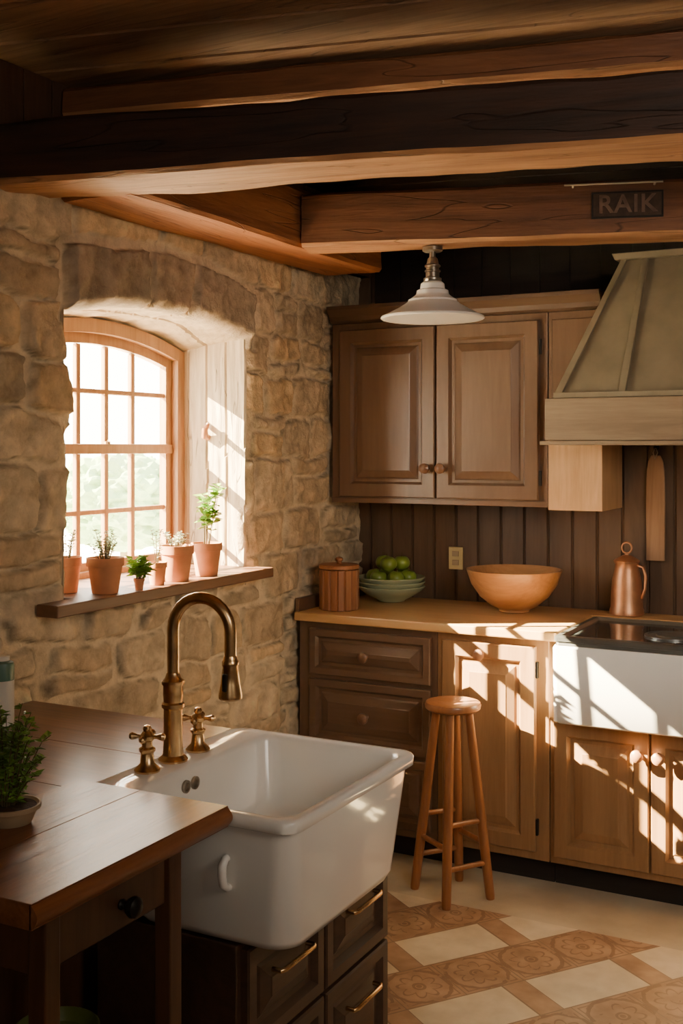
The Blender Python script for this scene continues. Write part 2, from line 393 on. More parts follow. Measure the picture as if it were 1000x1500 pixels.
def foliage(name, parent, base, n, height, spread, leaf, mat, lean=(0, 0), droop=0.0, seed=0, upper=0.2, per=8):
    R = random.Random(seed); V, F, MI = [], [], []
    base = Vector(base)
    for s in range(n):
        a = R.uniform(0, 2 * math.pi); sp = spread * math.sqrt(R.random()); h = height * R.uniform(0.55, 1)
        tip = base + Vector((math.cos(a) * sp + lean[0], math.sin(a) * sp + lean[1], h - droop * sp))
        st = base + Vector((math.cos(a) * sp * 0.25, math.sin(a) * sp * 0.25, 0))
        mid = (st + tip) / 2 + Vector((0, 0, h * 0.12))
        pts = [st, (st + mid) / 2 + Vector((0, 0, .004)), mid, (mid + tip) / 2 + Vector((0, 0, h * .05)), tip]
        v, f = tubeg(pts, [0.0016, .0014, .0012, .001, .0006], 4, len(V)); V += v; F += f; MI += [1] * len(f)
        k = per
        for i in range(k):
            t = upper + (1 - upper) * (i + R.random()) / k
            seg = min(3, int(t * 4)); p = pts[seg].lerp(pts[seg + 1], t * 4 - seg)
            for sd in (-1, 1):
                b = R.uniform(0, 2 * math.pi)
                d = Vector((math.cos(b), math.sin(b), R.uniform(-0.3, 0.7))).normalized()
                L = leaf * R.uniform(0.6, 1.15)
                side = d.cross(Vector((R.uniform(-.4, .4), R.uniform(-.4, .4), 1))).normalized() * L * 0.36
                up = side.cross(d).normalized() * L * 0.12
                o = len(V)
                V += [tuple(p), tuple(p + d * L * .4 + side + up), tuple(p + d * L), tuple(p + d * L * .4 - side + up), tuple(p + d * L * .45 - up * .4)]
                F += [(o, o + 1, o + 4), (o + 1, o + 2, o + 4), (o + 2, o + 3, o + 4), (o + 3, o, o + 4)]; MI += [0] * 4
    return mk(name, V, F, None, parent, recalc=False, mats=[mat, M['stem']], midx=MI)

# ------------------------------------------------------------------ room shell
RX, RY0, YB, ZC = 3.7, -1.7, 4.63, 2.70
OY0, OY1, OZ0 = 2.60, 3.605, 1.14
def zfront(y): return 2.030 + 0.058 * (1 - ((y - 3.10) / 0.5) ** 2)
def zwin(y): return 1.985 + 0.080 * (1 - ((y - 3.105) / 0.495) ** 2)

def stone_wall():
    y0, y1, z0, z1, st = 1.6, YB + 0.02, 0.0, 2.42, 0.0075
    ny = int((y1 - y0) / st) + 1; nz = int((z1 - z0) / st) + 1
    Y, Z = np.meshgrid(np.linspace(y0, y1, ny), np.linspace(z0, z1, nz))
    Y = Y.ravel(); Z = Z.ravel()
    def nse(s, o, oct=2):
        return np.array([noise.fractal(Vector((y * s + o, z * s, o)), 0.8, 2.0, oct) for y, z in zip(Y, Z)])
    w1 = nse(4.5, 3.1, 3); w2 = nse(4.5, 9.7, 3)
    n_f = nse(15.0, 5.5, 4); n_m = nse(5.5, 1.5, 3)
    Yw = Y + 0.030 * w1; Zw = Z + 0.022 * w2
    inw = 0.010 + 0.020 * np.clip(w2 + w1, -0.4, 1.0)
    zf = 2.030 + 0.058 * (1 - ((np.clip(Y, 2.5, 3.7) - 3.10) / 0.5) ** 2)
    dy = np.maximum(OY0 + inw * 1.5 - Y, Y - (OY1 - inw * 0.4))
    dz = np.maximum(OZ0 - Z, Z - (zf - 0.2 * inw))
    sdf = np.where((dy > 0) & (dz > 0), np.hypot(np.maximum(dy, 0), np.maximum(dz, 0)), np.maximum(dy, dz))
    seeds = []
    z = -0.1
    while z < 2.6:
        hrow = rng.uniform(0.13, 0.215)
        y = 1.2 + rng.uniform(0, 0.2)
        while y < 4.9:
            big = 1.35 if y < 2.7 else 1.1
            w = rng.uniform(0.18, 0.37) * big
            if rng.rand() < 0.33:
                q = rng.uniform(0.35, 0.65)
                seeds.append((y + w / 2, z + hrow * q / 2, w * 0.98, hrow * q)); seeds.append((y + w / 2 + rng.uniform(-.03, .03), z + hrow * (1 + q) / 2, w * 0.98, hrow * (1 - q)))
            else:
                seeds.append((y + w / 2, z + hrow / 2 + rng.uniform(-.02, .02), w, hrow))
            y += w
        z += hrow
    F1 = np.full(Y.shape, 9e9); F2 = np.full(Y.shape, 9e9); ID = np.zeros(Y.shape, int)
    for i, (sy, sz, sw, sh) in enumerate(seeds):
        d = ((np.abs(Yw - sy) / (sw * .5)) ** 7 + (np.abs(Zw - sz) / (sh * .5)) ** 7) ** (1 / 7)
        d = (d - 1) * min(sw, sh) * 0.5
        lt = d < F1
        F2 = np.where(lt, F1, np.minimum(F2, d)); ID = np.where(lt, i, ID); F1 = np.where(lt, d, F1)
    edge = (F2 - F1) * 0.5
    ns = len(seeds)
    yy = Y + 0.010 * w1
    top = zf + 0.205 + 0.014 * w2
    reg = (yy > 2.585) & (yy < 3.64) & (Z > zf - 0.03) & (Z < top)
    sl = (Z - zf)
    b1 = 3.02 - 0.10 * sl; b2 = 3.235 + 0.16 * sl
    vid = np.where(yy < b1, 0, np.where(yy < b2, 1, 2))
    vd = np.minimum.reduce([np.abs(yy - 2.585), np.abs(yy - b1), np.abs(yy - b2), np.abs(yy - 3.64), top - Z]) - 0.006
    ID = np.where(reg, ns + vid, ID); edge = np.where(reg, vd, edge)
    near = (~reg) & (yy > 2.562) & (yy < 3.663) & (Z > zf - 0.03) & (Z < top + 0.022)
    edge = np.where(near, np.minimum(edge, 0.0), edge)
    nt_ = ns + 3
    depth = rng.uniform(-0.004, 0.008, nt_); ty = rng.uniform(-0.035, 0.035, nt_); tz = rng.uniform(-0.06, 0.06, nt_)
    sc = np.array([(s[0], s[1]) for s in seeds] + [(2.8, 2.2), (3.13, 2.22), (3.43, 2.2)])
    depth[ns:] = (0.024, 0.014, 0.024); ty[ns:] = 0; tz[ns:] = 0
    mw = 0.008 + 0.012 * np.clip(n_m + 0.3, 0, 1)
    e = np.clip((edge - mw * 0.5) / 0.008, 0, 1); e = e * e * (3 - 2 * e)
    near_left = np.clip((2.9 - Y) / 0.5, 0, 1)
    stone_h = 0.010 + depth[ID] * (0.8 + 1.1 * near_left) + ty[ID] * (Y - sc[ID, 0]) + tz[ID] * (Z - sc[ID, 1]) + 0.008 * n_m + 0.010 * n_f + 0.008 * near_left
    mort = -0.004 + 0.004 * n_f + 0.005 * n_m
    h = mort * (1 - e) + np.maximum(stone_h, mort) * e - 0.008
    def sm(t): t = np.clip(t, 0, 1); return t * t * (3 - 2 * t)
    h = h - 0.040 * sm((Y - 3.84) / 0.10) - 0.035 * sm((2.50 - Y) / 0.05) * sm((0.90 - Z) / 0.05)
    ed = np.clip(sdf / 0.03, 0, 1); ed = np.sqrt(ed)
    X = h * ed - 0.03 * (1 - ed)
    S = sdf.reshape(nz, ny)
    gz, gy = np.gradient(S, st)
    gy = gy.ravel(); gz = gz.ravel(); gl_ = np.maximum(np.hypot(gy, gz), 1e-3)
    ins = (sdf < 0) & (sdf > -2 * st)
    Yn = np.where(ins, Y - sdf * gy / gl_ ** 2, Y); Zn = np.where(ins, Z - sdf * gz / gl_ ** 2, Z)
    X = np.where(ins, -0.04, X)
    inside = (sdf < 0)
    idx = np.arange(ny * nz).reshape(nz, ny)
    a = idx[:-1, :-1].ravel(); bq = idx[:-1, 1:].ravel(); c = idx[1:, 1:].ravel(); d = idx[1:, :-1].ravel()
    keep = ~(inside[a] & inside[bq] & inside[c] & inside[d])
    faces = np.stack([a, bq, c, d], 1)[keep]
    used = np.unique(faces); remap = -np.ones(ny * nz, int); remap[used] = np.arange(len(used))
    faces = remap[faces]
    base = np.array([(0.71, 0.555, 0.36), (0.79, 0.645, 0.44), (0.65, 0.51, 0.335), (0.72, 0.595, 0.41), (0.78, 0.585, 0.345), (0.60, 0.485, 0.33)])
    pick = rng.randint(0, 6, nt_); bright = rng.uniform(0.84, 1.1, nt_)
    sc_col = base[pick] * bright[:, None]
    sc_col[ns] = (0.38, 0.315, 0.235); sc_col[ns + 1] = (0.47, 0.385, 0.28); sc_col[ns + 2] = (0.52, 0.43, 0.315)
    col = sc_col[ID] * (0.97 + 0.25 * n_f)[:, None]
    mcol = np.array((0.80, 0.67, 0.47))
    col = mcol * (1 - e)[:, None] + col * e[:, None]
    crev = np.exp(-((edge - mw * 0.5 - 0.002) / 0.0035) ** 2) * np.clip(0.28 + 0.7 * n_f, 0, 0.6)
    col = col * (1 - crev)[:, None]
    col = np.clip(col, 0.01, 0.9)
    V = np.stack([X, Yn, Zn], 1)[used]; C = np.concatenate([col, np.ones((len(col), 1))], 1)[used]
    me = bpy.data.meshes.new('wall_left')
    me.from_pydata(V.tolist(), [], faces.tolist())
    ca = me.color_attributes.new('Col', 'FLOAT_COLOR', 'POINT')
    ca.data.foreach_set('color', C.astype(np.float32).ravel())
    me.polygons.foreach_set('use_smooth', [True] * len(me.polygons))
    me.materials.append(M['stone']); me.update()
    ob = bpy.data.objects.new('wall_left', me); COL.objects.link(ob); ob['kind'] = 'structure'
    return ob
stone_wall()
box('wall_left_near', -0.12, 0.0, RY0, 1.6, 0, ZC, M['wallp'], kind='structure', bevel=0).name = 'wall_left_front'
V, F = [], []
y = 1.6
while y < YB:
    v, f = boxg(-0.12, 0.012, y, min(y + 0.112, YB + .02), 2.40, ZC, len(V)); V += v; F += f; y += 0.116
v, f = boxg(-0.12, 0.004, 1.6, YB, 2.40, ZC, len(V)); V += v; F += f
mk('wall_left_boards', V, F, M['boards'], kind='structure', bevel=0.002).name = 'trim_1'

def grooved(name, u0, u1, pitch, gw, gd, fn, mat, mats=None, mfn=None, **k):
    prof = []; u = u0
    while u < u1:
        e_ = min(u + pitch, u1)
        prof += [(u, -gd), (u + gw * .3, -gd), (u + gw, 0), (e_ - gw * .2, 0)]; u += pitch
    V, F, MI = [], [], []
    for (a, d) in prof:
        V += [fn(a, d, 0), fn(a, d, 1)]
    for i in range(len(prof) - 1):
        F.append((2 * i, 2 * i + 2, 2 * i + 3, 2 * i + 1)); MI.append(mfn(prof[i][0]) if mfn else 0)
    o = len(V); V += [fn(u0, -0.1, 0), fn(u0, -0.1, 1), fn(u1, -0.1, 0), fn(u1, -0.1, 1)]
    n = 2 * (len(prof) - 1)
    F += [(o, o + 1, o + 3, o + 2), (0, 1, o + 1, o), (n, n + 1, o + 3, o + 2)]; MI += [0, 0, 0]
    return mk(name, V, F, mat, mats=mats, midx=MI if mats else None, **k)
grooved('wall_back', -0.1, RX, 0.105, 0.012, 0.010, lambda u, d, t: (u, YB - d, 0 if t == 0 else ZC), M['plank'], kind='structure')
boxes('trim_4', [(0.30 + 0.13 * i, 0.30 + 0.13 * i + 0.127, 4.612, 4.632, 2.242, 2.69) for i in range(-2, 26)], M['ceilx'], kind='structure')  # dark boards stand in for the shade above the cabinets
box('wall_right', RX, RX + 0.1, RY0, YB, 0, ZC, M['wallp'], kind='structure', bevel=0)
box('wall_front', -0.1, RX, RY0 - 0.1, RY0, 0, ZC, M['wallp'], kind='structure', bevel=0)
mk('floor', *boxg(-0.1, RX, RY0, YB + .05, -0.1, 0), M['floor'], kind='structure', origin=(0, 0, 0))
ca, sa = math.cos(math.radians(13)), math.sin(math.radians(13))
def cfn(u, d, t):
    L = -2.5 if t == 0 else 6.0
    return (L * ca - u * sa, L * sa + u * ca, ZC - d)
cl = grooved('ceiling', -3.6, 6.2, 0.23, 0.016, 0.014, cfn, M['ceil'], mats=[M['ceil'], M['ceilx']], mfn=lambda u: 1 if u > 2.5 else 0, kind='structure', origin=(0, 0, ZC))  # rear boards take the dark material as painted shade
bm = bmesh.new(); bm.from_mesh(cl.data)
for co_, no_ in (((-0.13, 0, 0), (-1, 0, 0)), ((RX + .1, 0, 0), (1, 0, 0)), ((0, YB + .1, 0), (0, 1, 0)), ((0, RY0 - .1, 0), (0, -1, 0))):
    bmesh.ops.bisect_plane(bm, geom=bm.verts[:] + bm.edges[:] + bm.faces[:], plane_co=co_, plane_no=no_, clear_outer=True)
bm.to_mesh(cl.data); bm.free()

# reveal: rough stone soffit and weathered planked side
V, F, MI = [], [], []
na, nb = 120, 40
for i in range(na + 1):
    yv = OY0 + (OY1 - OY0) * i / na
    for j in range(nb + 1):
        t = j / nb; x = -0.01 - 0.35 * t
        z = zfront(yv) * (1 - t) + zwin(yv) * t + 0.004
        k = noise.fractal(Vector((x * 9, yv * 9, 4.2)), 0.8, 2.0, 4)
        jt = min(abs(yv - 3.02 - 0.05 * t), abs(yv - 3.235 + 0.02 * t), abs(x + 0.17 + 0.02 * math.sin(yv * 9)))
        z += 0.004 + 0.007 * k + (0.008 if jt < 0.006 else 0)
        V.append((x, yv, z))
for i in range(na):
    for j in range(nb):
        a = i * (nb + 1) + j
        F.append((a, a + nb + 1, a + nb + 2, a + 1)); MI.append(1)
o = len(V); V += [(-0.01, OY0, 1.1), (-0.36, OY0, 1.1), (-0.36, OY0, zwin(OY0) + .01), (-0.01, OY0, zfront(OY0) + .01)]
F += [(o, o + 1, o + 2, o + 3)]; MI += [0]
nx_, nz_ = 60, 110; o = len(V)
for j in range(nz_ + 1):
    for i in range(nx_ + 1):
        x = -0.36 + 0.35 * i / nx_; zt = zwin(OY1) + (zfront(OY1) - zwin(OY1)) * i / nx_ + 0.015
        z = 1.1 + (zt - 1.1) * j / nz_
        ph = ((x + 0.36 + 0.006 * noise.noise(Vector((z * 3, 0, 0)))) % 0.088)
        g_ = 0.008 if abs(ph - 0.044) > 0.041 else 0
        d_ = 0.004 * noise.noise(Vector((x * 14, z * 3, 0))) + 0.004 * noise.noise(Vector((x * 45, z * 9, 3)))
        V.append((x, OY1 - 0.004 + d_ + g_, z))
for j in range(nz_):
    for i in range(nx_):
        a = o + j * (nx_ + 1) + i
        F.append((a, a + 1, a + nx_ + 2, a + nx_ + 1)); MI.append(0)
M['soffit'] = plain('stone_soffit', (0.42, 0.33, 0.22), 0.9, 0, 0.35, 11, 1.0)
mk('trim_2', V, F, None, kind='structure', mats=[M['lime'], M['soffit']], midx=MI, recalc=False)
R0 = [(-0.40, OY0), (-0.40, OY1), (0.02, OY1), (0.02, 3.63), (0.10, 3.63), (0.10, 2.45), (0.02, 2.45), (0.02, OY0)]
v, f = loft([[(x, yv, 1.134) for x, yv in R0], [(x, yv, 1.17) for x, yv in R0]])
mk('trim_3', v, f, M['sill'], kind='structure', bevel=0.004)

# window
win = empty('window_1', (-0.33, 3.105, 1.17), None, None, kind='structure')
def outline(ins, x, zb):
    P = [(x, OY0 + ins, zb), (x, OY1 - ins, zb)]
    n = 16
    for i in range(n + 1):
        yv = (OY1 - ins) + (OY0 - OY1 + 2 * ins) * i / n
        P.append((x, yv, zwin(yv) - ins * 1.0 + 0.006))
    return P
def archring(name, i0, i1, xa, xb, za, zb, mat):
    A = outline(i0, xa, za); B = outline(i1, xa, zb); C = outline(i1, xb, zb); D = outline(i0, xb, za)
    n = len(A); V = A + B + C + D; F = []
    for r in range(4):
        for j in range(n):
            a = r * n + j; bb = r * n + (j + 1) % n; c = ((r + 1) % 4) * n + (j + 1) % n; d = ((r + 1) % 4) * n + j
            F.append((a, bb, c, d))
    return mk(name, V, F, mat, win, bevel=0)
archring('frame', 0.0, 0.048, -0.370, -0.290, 1.165, 1.19, M['win'])
archring('sash', 0.048, 0.084, -0.350, -0.320, 1.19, 1.218, M['win'])
L = []
for yv in (2.88, 3.03, 3.18, 3.33): L.append((-0.346, -0.326, yv - 0.011, yv + 0.011, 1.21, zwin(yv) - 0.08))
for z in (1.392, 1.82): L.append((-0.345, -0.327, 2.68, 3.527, z - 0.009, z + 0.009))
boxes('glazing_bar', L, M['win'], win, bevel=0.004)
box('meeting_rail', -0.355, -0.312, 2.65, 3.555, 1.598, 1.634, M['win'], win)
box('glass', -0.336, -0.333, 2.69, 3.517, 1.215, 1.975, M['glass'], win, bevel=0)
lathe('sash_lock', [(0.012, 0), (0.012, .008), (.006, .012), (.001, .016)], (-0.325, 3.18, 1.634), M['brass'], win, segs=16)
tube('wall_peg', [(-0.18, 3.602, 1.66), (-0.18, 3.582, 1.665), (-0.172, 3.57, 1.69), (-0.155, 3.57, 1.715)], [0.012, .014, .012, .006], M['can'],
     label='small carved wooden peg on the window reveal', category='wall peg')

# beams
def beam(name, p, ang, L, w, z0, z1, mat, label, seed, under=None, amp=0.010):
    a = math.radians(ang)
    ch = 0.012; cs = [(ch, z0), (w - ch, z0), (w, z0 + ch), (w, z1 - ch), (w - ch, z1), (ch, z1), (0, z1 - ch), (0, z0 + ch)]
    dn = []; tag = []
    for i in range(8):
        (a0, b0), (a1, b1) = cs[i], cs[(i + 1) % 8]
        m_ = 6 if abs(a1 - a0) + abs(b1 - b0) > 0.06 else 1
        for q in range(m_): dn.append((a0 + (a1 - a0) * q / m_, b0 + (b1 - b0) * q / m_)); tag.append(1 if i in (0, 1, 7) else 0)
    n = int(L / 0.025); rings = []
    for i in range(n + 1):
        t = L * i / n; rr = []
        for (s, z) in dn:
            k = noise.noise(Vector((t * 1.6, s * 8 + seed, z * 8))) * amp + noise.noise(Vector((t * 7, s * 26, z * 26 + seed))) * amp * .45
            cx = s - w / 2; cz = z - (z0 + z1) / 2
            s2 = s + (k if cx > 0 else -k); z2 = z + (k if cz > 0 else -k)
            rr.append((t, s2, z2))
        rings.append(rr)
    v, f = loft(rings)
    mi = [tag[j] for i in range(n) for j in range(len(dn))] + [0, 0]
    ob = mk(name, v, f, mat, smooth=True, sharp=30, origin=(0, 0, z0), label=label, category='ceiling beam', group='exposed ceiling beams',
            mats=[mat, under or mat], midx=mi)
    ob.location = (p[0], p[1], z0); ob.rotation_euler = (0, 0, a)
    return ob
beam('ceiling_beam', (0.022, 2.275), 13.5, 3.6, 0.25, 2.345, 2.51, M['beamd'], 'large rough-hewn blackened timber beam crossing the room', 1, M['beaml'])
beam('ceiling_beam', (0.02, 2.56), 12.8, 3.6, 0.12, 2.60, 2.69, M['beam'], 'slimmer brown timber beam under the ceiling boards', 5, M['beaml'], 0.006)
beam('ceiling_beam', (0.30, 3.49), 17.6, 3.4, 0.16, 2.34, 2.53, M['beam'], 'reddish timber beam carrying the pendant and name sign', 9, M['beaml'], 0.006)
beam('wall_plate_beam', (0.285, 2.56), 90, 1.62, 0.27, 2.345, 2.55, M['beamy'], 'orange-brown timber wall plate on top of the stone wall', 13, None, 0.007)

# ------------------------------------------------------------------ back run
CX0 = -0.014
def base_cab(name, x0, x1, z1, label, mat=None):
    e = empty(name, ((x0 + x1) / 2, 4.3, 0), label, 'cabinet')
    box('body', x0, x1, 4.02, 4.605, 0.095, z1, mat or M['cab'], e)
    box('toe_kick', x0, x1, 4.085, 4.105, 0, 0.094, M['dark'], e, bevel=0)
    return e
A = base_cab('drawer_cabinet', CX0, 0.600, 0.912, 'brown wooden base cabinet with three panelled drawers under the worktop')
for z0, z1 in ((0.70, 0.885), (0.42, 0.682), (0.13, 0.402)):
    d = panel('drawer', 0.042, 0.578, z0, z1, 4.02, 0.022, M['cabx'], A, fw=0.03)
    knob((0.305, 3.998, (z0 + z1) / 2), d)
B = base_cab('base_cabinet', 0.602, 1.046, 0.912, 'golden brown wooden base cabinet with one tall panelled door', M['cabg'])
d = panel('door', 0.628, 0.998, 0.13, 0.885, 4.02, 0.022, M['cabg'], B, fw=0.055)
knob((0.79, 3.998, 0.845), d, mat=M['knobl'])
for z in (0.22, 0.8): box('hinge', 0.999, 1.007, 4.004, 4.019, z - .03, z + .03, M['iron'], B, bevel=0.001)
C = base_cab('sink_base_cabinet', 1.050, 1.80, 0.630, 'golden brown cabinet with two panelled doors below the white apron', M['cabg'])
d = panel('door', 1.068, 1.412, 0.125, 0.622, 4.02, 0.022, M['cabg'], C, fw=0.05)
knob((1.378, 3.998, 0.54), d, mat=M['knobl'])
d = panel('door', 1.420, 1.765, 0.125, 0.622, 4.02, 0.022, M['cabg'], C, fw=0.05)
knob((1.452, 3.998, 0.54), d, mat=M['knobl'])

R0 = [(CX0, 3.975), (1.085, 3.975), (1.085, 4.455), (1.86, 4.455), (1.86, 4.615), (CX0, 4.615)]
v, f = loft([[(x, yv, 0.915) for x, yv in R0], [(x, yv, 0.95) for x, yv in R0]])
mk('worktop', v, f, M['worktop'], bevel=0.005, label='golden oak worktop running along the plank wall', category='worktop')
box('worktop_upstand', CX0, CX0 + 0.018, 3.985, 4.60, 0.9505, 1.005, M['cabx'], label='short dark wooden upstand board against the stone wall', category='upstand')

v, f = loft([rring(1.10, 1.79, 3.925, 4.45, 0.02, 0.634), rring(1.09, 1.80, 3.915, 4.45, 0.02, 0.642), rring(1.09, 1.80, 3.905, 4.45, 0.02, 0.905), rring(1.095, 1.795, 3.91, 4.448, 0.02, 0.915)])
mk('farmhouse_apron_basin', v, f, M['porc'], smooth=True, sharp=50, label='white porcelain farmhouse apron set into the cabinet run', category='farmhouse sink')
ck = empty('cooktop', (1.445, 4.18, 0.916), 'dark glass cooktop with steel frame and round burner', 'cooktop')
v, f = loft([rring(1.10, 1.79, 3.912, 4.44, 0.015, 0.9165), rring(1.100, 1.790, 3.915, 4.44, 0.015, 0.928), rring(1.095, 1.795, 3.91, 4.445, 0.015, 0.930), rring(1.095, 1.795, 3.91, 4.445, 0.015, 0.945), rring(1.10, 1.79, 3.915, 4.44, 0.015, 0.949),
             rring(1.117, 1.773, 3.935, 4.42, 0.012, 0.949), rring(1.125, 1.765, 3.943, 4.412, 0.01, 0.937)], True, False)
mk('frame', v, f, M['blackm'], ck, smooth=True, sharp=40)
box('glass_top', 1.124, 1.766, 3.942, 4.413, 0.931, 0.938, M['black'], ck, bevel=0)
for bx, by in ((1.46, 4.15), (1.65, 4.30)):
    lathe('burner', [(0.095, 0.9385), (0.095, 0.944), (0.085, 0.946), (0.081, 0.942), (0.055, 0.942), (0.052, 0.946), (0.03, 0.946), (0.001, 0.945)], (bx, by, 0), M['blackm'], ck, segs=48)

# upper cabinets
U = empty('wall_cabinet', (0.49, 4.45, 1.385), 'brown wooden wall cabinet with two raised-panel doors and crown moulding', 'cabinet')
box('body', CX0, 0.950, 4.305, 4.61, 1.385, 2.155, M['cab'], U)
def crown(x0, x1, par):
    pr = [(4.31, 2.1555), (4.30, 2.1555), (4.285, 2.165), (4.28, 2.183), (4.258, 2.203), (4.25, 2.210), (4.25, 2.226), (4.61, 2.226), (4.61, 2.1555)]
    v, f = loft([[(x0, a, z) for a, z in pr], [(x1, a, z) for a, z in pr]])
    mk('crown_moulding', v, f, M['cabc'], par)
crown(CX0, 1.168, U)
box('bottom_rail', CX0, 0.952, 4.298, 4.306, 1.385, 1.407, M['cabx'], U, bevel=.002)
d = panel('door', 0.030, 0.474, 1.412, 2.125, 4.305, 0.022, M['cab'], U, fw=0.055); knob((0.445, 4.283, 1.535), d)
d = panel('door', 0.482, 0.918, 1.412, 2.125, 4.305, 0.022, M['cab'], U, fw=0.055); knob((0.513, 4.283, 1.535), d)
for z in (1.5, 2.02): box('hinge', 0.919, 0.927, 4.288, 4.304, z - .03, z + .03, M['iron'], U, bevel=.001)
N2 = empty('narrow_wall_cabinet', (1.06, 4.45, 1.385), 'narrow brown wall cabinet with pale oak lower box beside the hood', 'cabinet')
box('body', 0.954, 1.168, 4.305, 4.61, 1.652, 2.155, M['cab'], N2)
panel('door', 0.968, 1.155, 1.66, 2.125, 4.305, 0.010, M['cab'], N2, fw=0.05, raised=False)
boxes('lower_box', [(0.954, 1.168, 4.30, 4.61, 1.375, 1.650)], M['cabl'], N2, label='pale oak box')

# hood
H = empty('range_hood', (1.6, 4.3, 1.6), 'olive painted tapered range hood with weathered wooden band', 'range hood')
def lsh(xa, xb, yf, ym, xi, z, yb=4.61): return [(xa, yf, z), (xb, yf, z), (xb, yb, z), (xi, yb, z), (xi, ym, z), (xa, ym, z)]
v, f = loft([lsh(1.04, 2.30, 3.985, 4.24, 1.18, 1.646), lsh(1.04, 2.30, 3.985, 4.24, 1.18, 1.80)])
mk('band', v, f, M['hoodw'], H, bevel=0.003, label='weathered wooden hood band')
v, f = loft([lsh(1.025, 2.315, 3.97, 4.245, 1.18, 1.630), lsh(1.025, 2.315, 3.97, 4.245, 1.18, 1.645)])
mk('band_lip', v, f, M['hoodw'], H, bevel=0.002)
v, f = loft([lsh(1.065, 2.28, 4.01, 4.235, 1.18, 1.801), lsh(1.255, 2.09, 4.25, 4.32, 1.30, 2.325)])
mk('canopy', v, f, M['hood'], H)
v, f = loft([lsh(1.235, 2.11, 4.225, 4.33, 1.29, 2.326), lsh(1.225, 2.12, 4.215, 4.33, 1.29, 2.35)])
mk('cap', v, f, M['hood'], H, bevel=0.003)
def batten(xa, xb, wd):
    n = Vector((0, -0.9, 0.4)).normalized() * 0.012
    P = [Vector((xa, 4.01, 1.802)), Vector((xa + wd, 4.01, 1.802)), Vector((xb + wd * .8, 4.25, 2.324)), Vector((xb, 4.25, 2.324))]
    V = [tuple(p + Vector((0, .002, 0))) for p in P] + [tuple(p + n) for p in P]
    mk('batten', V, [(0, 1, 2, 3), (4, 5, 6, 7), (0, 1, 5, 4), (1, 2, 6, 5), (2, 3, 7, 6), (3, 0, 4, 7)], M['hood'], H, bevel=0.002)
for xa, xb in ((1.065, 1.255), (1.30, 1.335), (1.66, 1.66), (1.99, 1.905), (2.255, 2.072)): batten(xa, xb, 0.028)
boxes('bottom_moulding', [(1.068, 2.277, 3.996, 4.012, 1.801, 1.822)], M['hood'], H)

oe = empty('wall_outlet', (0.435, 4.62, 1.13), 'aged ivory outlet plate on the plank wall', 'outlet')
box('plate', 0.402, 0.468, 4.612, 4.622, 1.085, 1.185, M['outlet'], oe, bevel=0.003)
boxes('socket', [(0.42, 0.45, 4.609, 4.613, 1.143, 1.166), (0.42, 0.45, 4.609, 4.613, 1.104, 1.127)], M['clay'], oe, bevel=0.001)

hb = empty('cutting_board', (1.305, 4.60, 1.17), 'slim brown wooden cutting board hanging from a wall hook', 'cutting board')
pts = [(1.269, 1.165), (1.341, 1.165), (1.343, 1.40), (1.340, 1.53), (1.334, 1.565), (1.322, 1.59), (1.288, 1.59), (1.276, 1.565), (1.270, 1.53), (1.267, 1.40)]
v, f = loft([[(a, 4.595, z) for a, z in pts], [(a, 4.612, z) for a, z in pts]])
mk('board', v, f, M['board'], hb, bevel=0.003)
tube('hanging_cord', [(1.305, 4.592, 1.575), (1.296, 4.594, 1.60), (1.305, 4.60, 1.622), (1.314, 4.594, 1.60), (1.305, 4.592, 1.577)], 0.002, M['clay'], hb, 6)
lathe('wall_hook', [(0.012, 0), (0.012, .003), (.003, .005), (.003, .016), (.006, .018), (.001, .022)], (1.305, 4.618, 1.622), M['iron'], axis='-y', segs=14, label='small iron hook on the plank wall', category='hook')

# ------------------------------------------------------------------ worktop items
ZT = 0.9505
CN = (0.112, 4.13, ZT)
cn = empty('wooden_canister', CN, 'slatted reddish wooden canister with round lid on the worktop', 'canister')
lathe('body', [(0.077, 0), (0.083, 0.003), (0.083, 0.165), (0.077, 0.168)], CN, M['can'], cn, segs=96, fn=lambda r, a, h, i: r - (0.006 if i % 6 == 0 else 0), sharp=30)
lathe('lid', [(0.075, 0.1685), (0.084, 0.171), (0.084, 0.183), (0.08, 0.187), (0.02, 0.189)], CN, M['can'], cn)
lathe('knob', [(0.012, 0.1895), (0.010, 0.195), (0.017, 0.203), (0.017, 0.211), (0.008, 0.217), (.001, .218)], CN, M['can'], cn, segs=20)

PC = (0.200, 4.45)
prof = [(0.055, 0), (0.060, 0.002), (0.066, 0.009), (0.105, 0.028), (0.133, 0.048), (0.146, 0.061), (0.149, 0.066), (0.146, 0.069), (0.139, 0.064), (0.126, 0.052), (0.098, 0.034), (0.06, 0.018), (0.001, 0.016)]
for i in range(3):
    z = ZT + 0.001 + i * 0.0195
    lathe('shallow_bowl', prof, (PC[0], PC[1], z), M['plate'], segs=56, label='pale sage green shallow bowl in a stack holding green apples', category='bowl', group='stacked sage green bowls')
ring = [(0.0, 0.0, 0.095)] + [(0.077 * math.cos(a), 0.077 * math.sin(a), 0.110) for a in [math.radians(60 * k + 10) for k in range(6)]] + \
       [(0.047 * math.cos(a), 0.047 * math.sin(a), 0.168) for a in [math.radians(120 * k + 40) for k in range(3)]]
aprof = []
for k in range(15):
    t = math.pi * k / 14; r = 0.0365 * math.sin(t) * (1 + 0.06 * math.cos(t)); z = -0.033 * math.cos(t)
    if k > 10: z -= 0.006 * ((k - 10) / 4) ** 2 * 1.6
    aprof.append((max(r, 0.0006), z))
src = None
